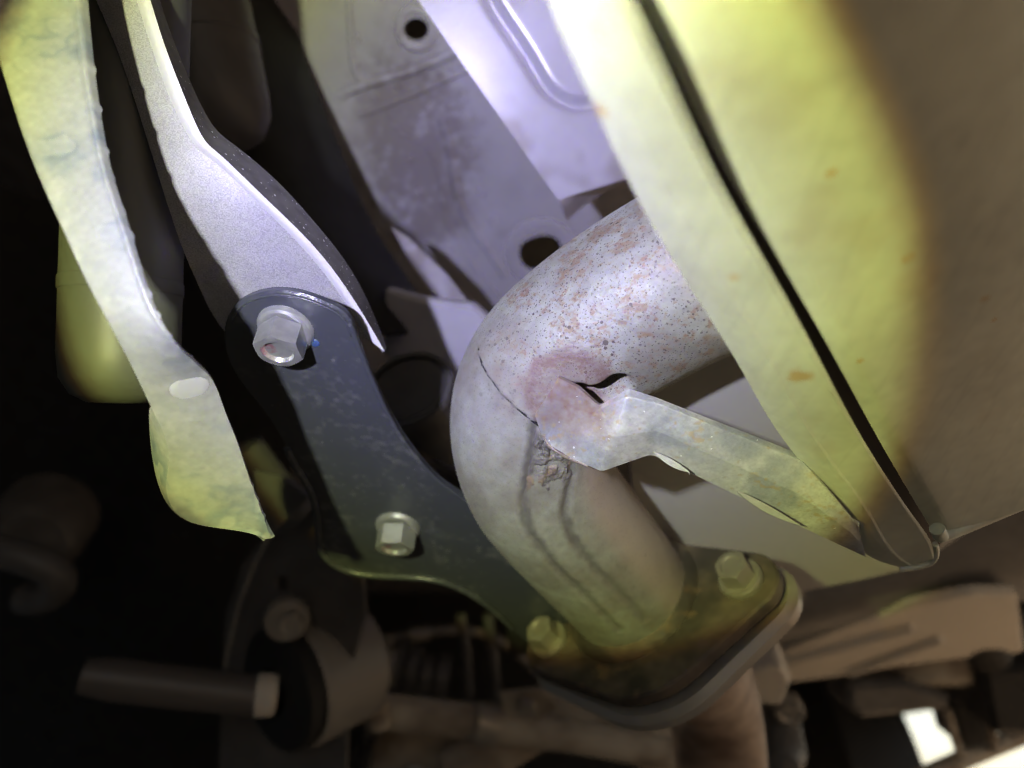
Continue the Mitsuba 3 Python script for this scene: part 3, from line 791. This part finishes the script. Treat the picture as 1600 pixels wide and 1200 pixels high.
put('body', lathe([(1e-5, .053), (.009, .0525), (.0135, .050), (.0165, .045), (.0174, .037), (.0174, -.11)], B(194, 372, .218), np.array([-.02, 1, -.02])), 'm_canister', t, 40)
put('band', lathe([(.0174, .018), (.0178, .0175), (.0178, .014), (.0174, .0135)], B(194, 372, .218), np.array([-.02, 1, -.02])), 'm_canister', t, 40)
t = thing('wheel_liner', 'black plastic liner filling the dark left side behind everything', 'wheel liner')
put('liner', sheet(rows(P([(-500, -300, .50), (-500, 300, .52), (-500, 900, .60), (-400, 1500, .7)]), P([(330, -300, .62), (420, 300, .64), (470, 800, .70), (480, 1500, .75)]), 30, lambda u, v: .03 * np.sin(7 * u + 3 * v), 40), .004), 'm_plastic', t, 40)

# ------------------------------------------------------------------ stabiliser bar and bush, lower left
t = thing('bush_bracket', 'dark sheet bracket with a slot above the round rubber bush', 'bracket')
put('plate', plate([(340, 1260), (345, 1080), (352, 960), (380, 880), (420, 830), (470, 790), (520, 780), (565, 880), (572, 960), (545, 1050), (540, 1260)], B(450, 1000, .45), np.array([-.25, .15, -.95]), .003, .0006, [[(430, 901), (448, 901), (450, 924), (431, 924)]], r=.004), 'm_darkgrey', t, 30)
put('edge', tube(P(np.array([(425, 830, .43), (398, 880, .438), (375, 940, .445), (358, 1010, .45), (345, 1080, .455)])), .0012, 10), 'm_steel', t, 40)
cb_ = B(455, 972, .425)
bt = put('clip_bolt', hex_head(cb_, np.array([.25, .1, -1]), .013, .008, .2, .001), 'm_steel', t, 25)
put('clip', lathe([(.004, .001), (.0125, .001), (.014, -.001), (.014, -.006)], cb_ + np.array([-.004, .001, .004]), np.array([.25, .1, -1])), 'm_steel', bt, 40)
BA = np.array([.93, .06, -.10]) * -1
t = thing('stabiliser_bush', 'round black rubber bush in a grey metal sleeve at the lower left', 'bush')
bc = B(432, 1078, .44)
put('rubber', lathe([(.0150, .004), (.030, .005), (.0385, 0), (.0395, -.03)], bc, np.array([-.62, .05, -.78])), 'm_rubber', t, 40)
put('sleeve', lathe([(.0385, -.012), (.0405, -.010), (.0425, -.014), (.0425, -.058), (.039, -.062)], bc, np.array([-.62, .05, -.78])), 'm_sleeve', t, 40)
t = thing('stabiliser_bar', 'dark steel bar poking out of the rubber bush towards the left', 'bar')
put('bar', tube(P([(130, 1056, .40), (180, 1062, .405), (300, 1076, .415), (400, 1086, .425)]), [.0100, .0122, .0122, .0122], 32), 'm_bar', t, 40)
put('collar', lathe([(.0122, .0), (.0127, .001), (.0127, .008), (.0122, .0105), (.0108, .0125), (1e-5, .0130)], P([(400, 1086, .4245)])[0], np.array([.9, .1, .25])), 'm_pale', t, 40)
t = thing('drive_shaft', 'thin dusty shaft running right from the metal sleeve', 'shaft')
put('shaft', tube(P([(575, 1108, .50), (760, 1130, .51), (900, 1150, .53), (1060, 1180, .56)]), .0125, 24), 'm_dusty', t, 40)
put('clamp', tube(P([(742, 1128, .505), (775, 1132, .508)]), .0145, 24), 'm_steel', t, 40)
put('knuckle', tube(P([(578, 1092, .475), (592, 1112, .48), (590, 1128, .485)]), .0085, 20), 'm_dusty', t, 40)
t = thing('hose_fitting', 'dark ribbed hose fitting above the thin shaft', 'hose fitting')
for k, (x, rr) in enumerate(((600, .022), (622, .0245), (645, .022), (668, .017), (692, .019))):
    put('rib', tube(P([(x - 9, 1046 + k * 3, .56), (x + 9, 1049 + k * 3, .56)]), rr, 24), 'm_darkgrey', t, 30)
for k, x in enumerate((728, 770)):
    t = thing('brake_line', ('bluish grey thin pipe left of its twin under the bracket', 'bluish grey thin pipe right of its twin, nearest the flange')[k], 'pipe')
    put('line', tube(P([(x - 8, 960, .55), (x, 1020, .55), (x + 4, 1070, .56), (x + 2, 1110, .57)]), .0045, 16), 'm_darkgrey', t, 40)
t = thing('lower_arm', 'tan curved suspension arm under the flange', 'suspension arm')
put('arm', tube(curve(P([(700, 1215, .56), (800, 1150, .57), (880, 1112, .58), (960, 1130, .60), (1060, 1190, .62)]), 50), .022, 28), 'm_dusty', t, 40)
t = thing('cast_housing', 'rounded dusty housing at the bottom edge below the shaft', 'housing')
put('body', lathe([(1e-5, .04), (.03, .038), (.05, .026), (.058, 0), (.058, -.06)], B(650, 1215, .60), np.array([.1, -.3, -.9])), 'm_dusty', t, 40)
put('boss', lathe([(.012, .052), (.018, .05), (.021, .03)], B(650, 1215, .60), np.array([.1, -.3, -.9])), 'm_steel', t, 40)
t = thing('tow_hook', 'dark brown hook shaped tube end at the far left', 'hook')
put('hook', tube(curve(P([(-80, 850, .46), (0, 862, .46), (70, 885, .46), (92, 905, .465), (80, 928, .475), (40, 935, .485)]), 40), .011, 24), 'm_darkgrey', t, 40)
t = thing('coil_spring_seat', 'dark round lump at the far left above the brown hook', 'spring seat')
put('seat', lathe([(1e-5, .02), (.025, .018), (.036, .005), (.038, -.03)], B(60, 830, .56), np.array([.3, .3, -.9])), 'm_darkgrey', t, 40)
t = thing('link_rod', 'dark link rod between the canister and the bracket', 'rod')
put('rod', tube(P([(380, 700, .40), (425, 760, .41), (470, 800, .42)]), .012, 20), 'm_darkgrey', t, 40)
t = thing('gusset', 'olive lit triangular gusset behind the curled strap tip', 'gusset')
put('plate', plate([(395, 735), (440, 745), (482, 778), (420, 840), (405, 800)], B(435, 785, .36), np.array([-.2, .2, -.95]), .003, .0005), 'm_darkgrey', t, 30)

# ------------------------------------------------------------------ far suspension, lower right
t = thing('control_arm', 'pale tan ribbed suspension arm at the lower right', 'suspension arm')
CAN = np.array([.05, .75, -.65])
CAC = B(1350, 1010, .62)
put('web', plate([(1130, 1070), (1180, 1036), (1250, 1008), (1330, 976), (1420, 950), (1520, 930), (1590, 930), (1600, 1020), (1490, 1030), (1400, 1042), (1320, 1056), (1240, 1066)], CAC, CAN, .01, .002, r=.006), 'm_pale', t, 30)
for a_, b_ in (((1225, 1032), (1425, 978)), ((1328, 1048), (1470, 995))):
    put('rib', tube(on_plane(np.array([a_, b_], float), CAC + CAN / np.linalg.norm(CAN) * .0005, CAN / np.linalg.norm(CAN)), .006, 14), 'm_pale', t, 40)
put('near_rail', tube(P([(1230, 922, .56), (1290, 940, .58), (1340, 960, .6)]), .008, 18), 'm_dusty', t, 40)
t = thing('arm_tab', 'pinkish tan end tab of the suspension arm beside the flange rim', 'bracket')
put('tab', box([(1150, 1058), (1222, 1040), (1238, 1065), (1222, 1105), (1165, 1098)], .50, .03, .003, (.0, .6, -.8)), 'm_pale', t, 30)
t = thing('spring_link', 'dark grey wedge shaped link under the ribbed arm', 'link')
put('link', box([(1325, 1068), (1420, 1066), (1500, 1092), (1480, 1112), (1350, 1124), (1325, 1108)], .70, .05, .006), 'm_darkgrey', t, 30)
t = thing('cup_seat', 'shallow metal cup between the ribbed arm and the black block', 'spring seat')
put('cup', lathe([(.03, .006), (.05, .004), (.056, -.004), (.058, -.03)], B(1455, 1068, .74), np.array([.0, .85, -.5])), 'm_dusty', t, 40)
t = thing('black_block', 'black block at the right edge beside the ribbed arm', 'block')
put('block', box([(1535, 1045), (1640, 1035), (1640, 1150), (1555, 1150)], .68, .08, .006), 'm_plastic', t, 30)
t = thing('link_mount', 'small black mount with a pale frame between the daylight gap and the black block', 'mount')
put('mount', box([(1486, 1098), (1540, 1094), (1552, 1165), (1505, 1172)], .75, .05, .004), 'm_plastic', t, 30)
put('frame', tube(P([(1478, 1108, .73), (1500, 1178, .73), (1552, 1170, .73), (1545, 1100, .73)]), .005, 12), 'm_dusty', t, 40)
t = thing('upper_link', 'dark brown link above the ribbed arm at the right edge', 'link')
put('link', tube(P([(1440, 960, .70), (1520, 975, .72), (1650, 985, .75)]), .022, 20), 'm_darkgrey', t, 40)
put('joint', tube(P([(1520, 985, .66), (1545, 1025, .67)]), .02, 20), 'm_plastic', t, 40)
t = thing('diagonal_rail', 'tan diagonal rail crossing the bottom right corner', 'rail')
put('rail', tube(P([(1440, 1215, .75), (1520, 1180, .76), (1600, 1148, .78), (1700, 1110, .80)]), .010, 20), 'm_dusty', t, 40)
t = thing('far_tyre', 'black tyre seen low between the flange pipe and the daylight gap', 'tyre')
put('tread', lathe([(.10, .09), (.24, .09), (.29, .07), (.30, 0), (.29, -.07), (.24, -.09), (.10, -.09)], B(1300, 1230, 1.55) + np.array([0, .0, 0]), np.array([1, 0, 0]), 64), 'm_rubber', t, 40)
t = thing('ball_joint', 'dark round ball joint low between the brown pipe and the tyre', 'joint')
put('joint', lathe([(1e-5, .03), (.014, .026), (.022, .012), (.024, -.03)], B(1215, 1165, .60), np.array([-.2, .2, -.9])), 'm_darkgrey', t, 40)
put('nut', hex_head(B(1230, 1098, .60), np.array([-.2, .3, -.9]), .022, .014, 0, .001), 'm_steel', t, 25)
t = thing('crossmember', 'wide dark brown crossmember behind the heat panel at the right', 'crossmember')
put('beam', sheet(rows(P([(1180, 900, .56), (1300, 905, .56), (1420, 860, .56), (1650, 760, .56)]), P([(1150, 1025, .60), (1280, 990, .60), (1420, 966, .60), (1650, 932, .60)]), 16, lambda u, v: .02 * np.sin(np.pi * u), 40), .003), 'm_darkgrey', t, 40)

# ------------------------------------------------------------------ small clutter under the flange, far and out of focus
t = thing('wiring_loom', 'thin grey wiring loom sagging behind the hose fitting', 'cable')
put('cable', tube(curve(P([(520, 1010, .58), (600, 1000, .58), (690, 985, .59), (780, 1000, .6), (850, 1060, .6), (900, 1075, .6)]), 50), .004, 12), 'm_sleeve', t, 40)
put('tape', tube(P([(640, 993, .58), (672, 988, .585)]), .006, 14), 'm_steel', t, 40)
t = thing('hose_clip', 'small bright hose clip above the thin shaft', 'clip')
put('band', lathe([(.012, -.004), (.0135, -.004), (.0135, .004), (.012, .004)], P([(612, 1044, .54)])[0], np.array([1, .1, 0])), 'm_steel', t, 40)
put('screw', hex_head(P([(606, 1002, .54)])[0], np.array([-.2, -.3, -.9]), .009, .006), 'm_steel', t, 25)
t = thing('cable_bracket', 'small tan bracket with a bolt between the thin shaft and the flange', 'bracket')
put('tab', box([(780, 1085), (850, 1075), (872, 1105), (840, 1128), (790, 1120)], .50, .004, .001, (.1, .3, -.95)), 'm_dusty', t, 30)
put('bolt', hex_head(P([(822, 1100, .497)])[0], np.array([.1, .3, -.95]), .012, .008), 'm_steel', t, 25)
t = thing('rubber_boot', 'black ribbed rubber boot at the bottom below the metal sleeve', 'rubber boot')
for k in range(5):
    put('fold', tube(P([(500 + 17 * k, 1176 + 2 * k, .52), (511 + 17 * k, 1178 + 2 * k, .52)]), .017 - .001 * k, 22), 'm_plastic', t, 40)
t = thing('sensor_plug', 'small square black plug hanging between the two thin pipes and the flange', 'plug')
put('body', box([(790, 985), (830, 980), (838, 1022), (798, 1028)], .54, .02, .002), 'm_plastic', t, 30)
put('lead', tube(curve(P([(815, 985, .545), (800, 950, .56), (760, 930, .58)]), 20), .003, 10), 'm_plastic', t, 40)
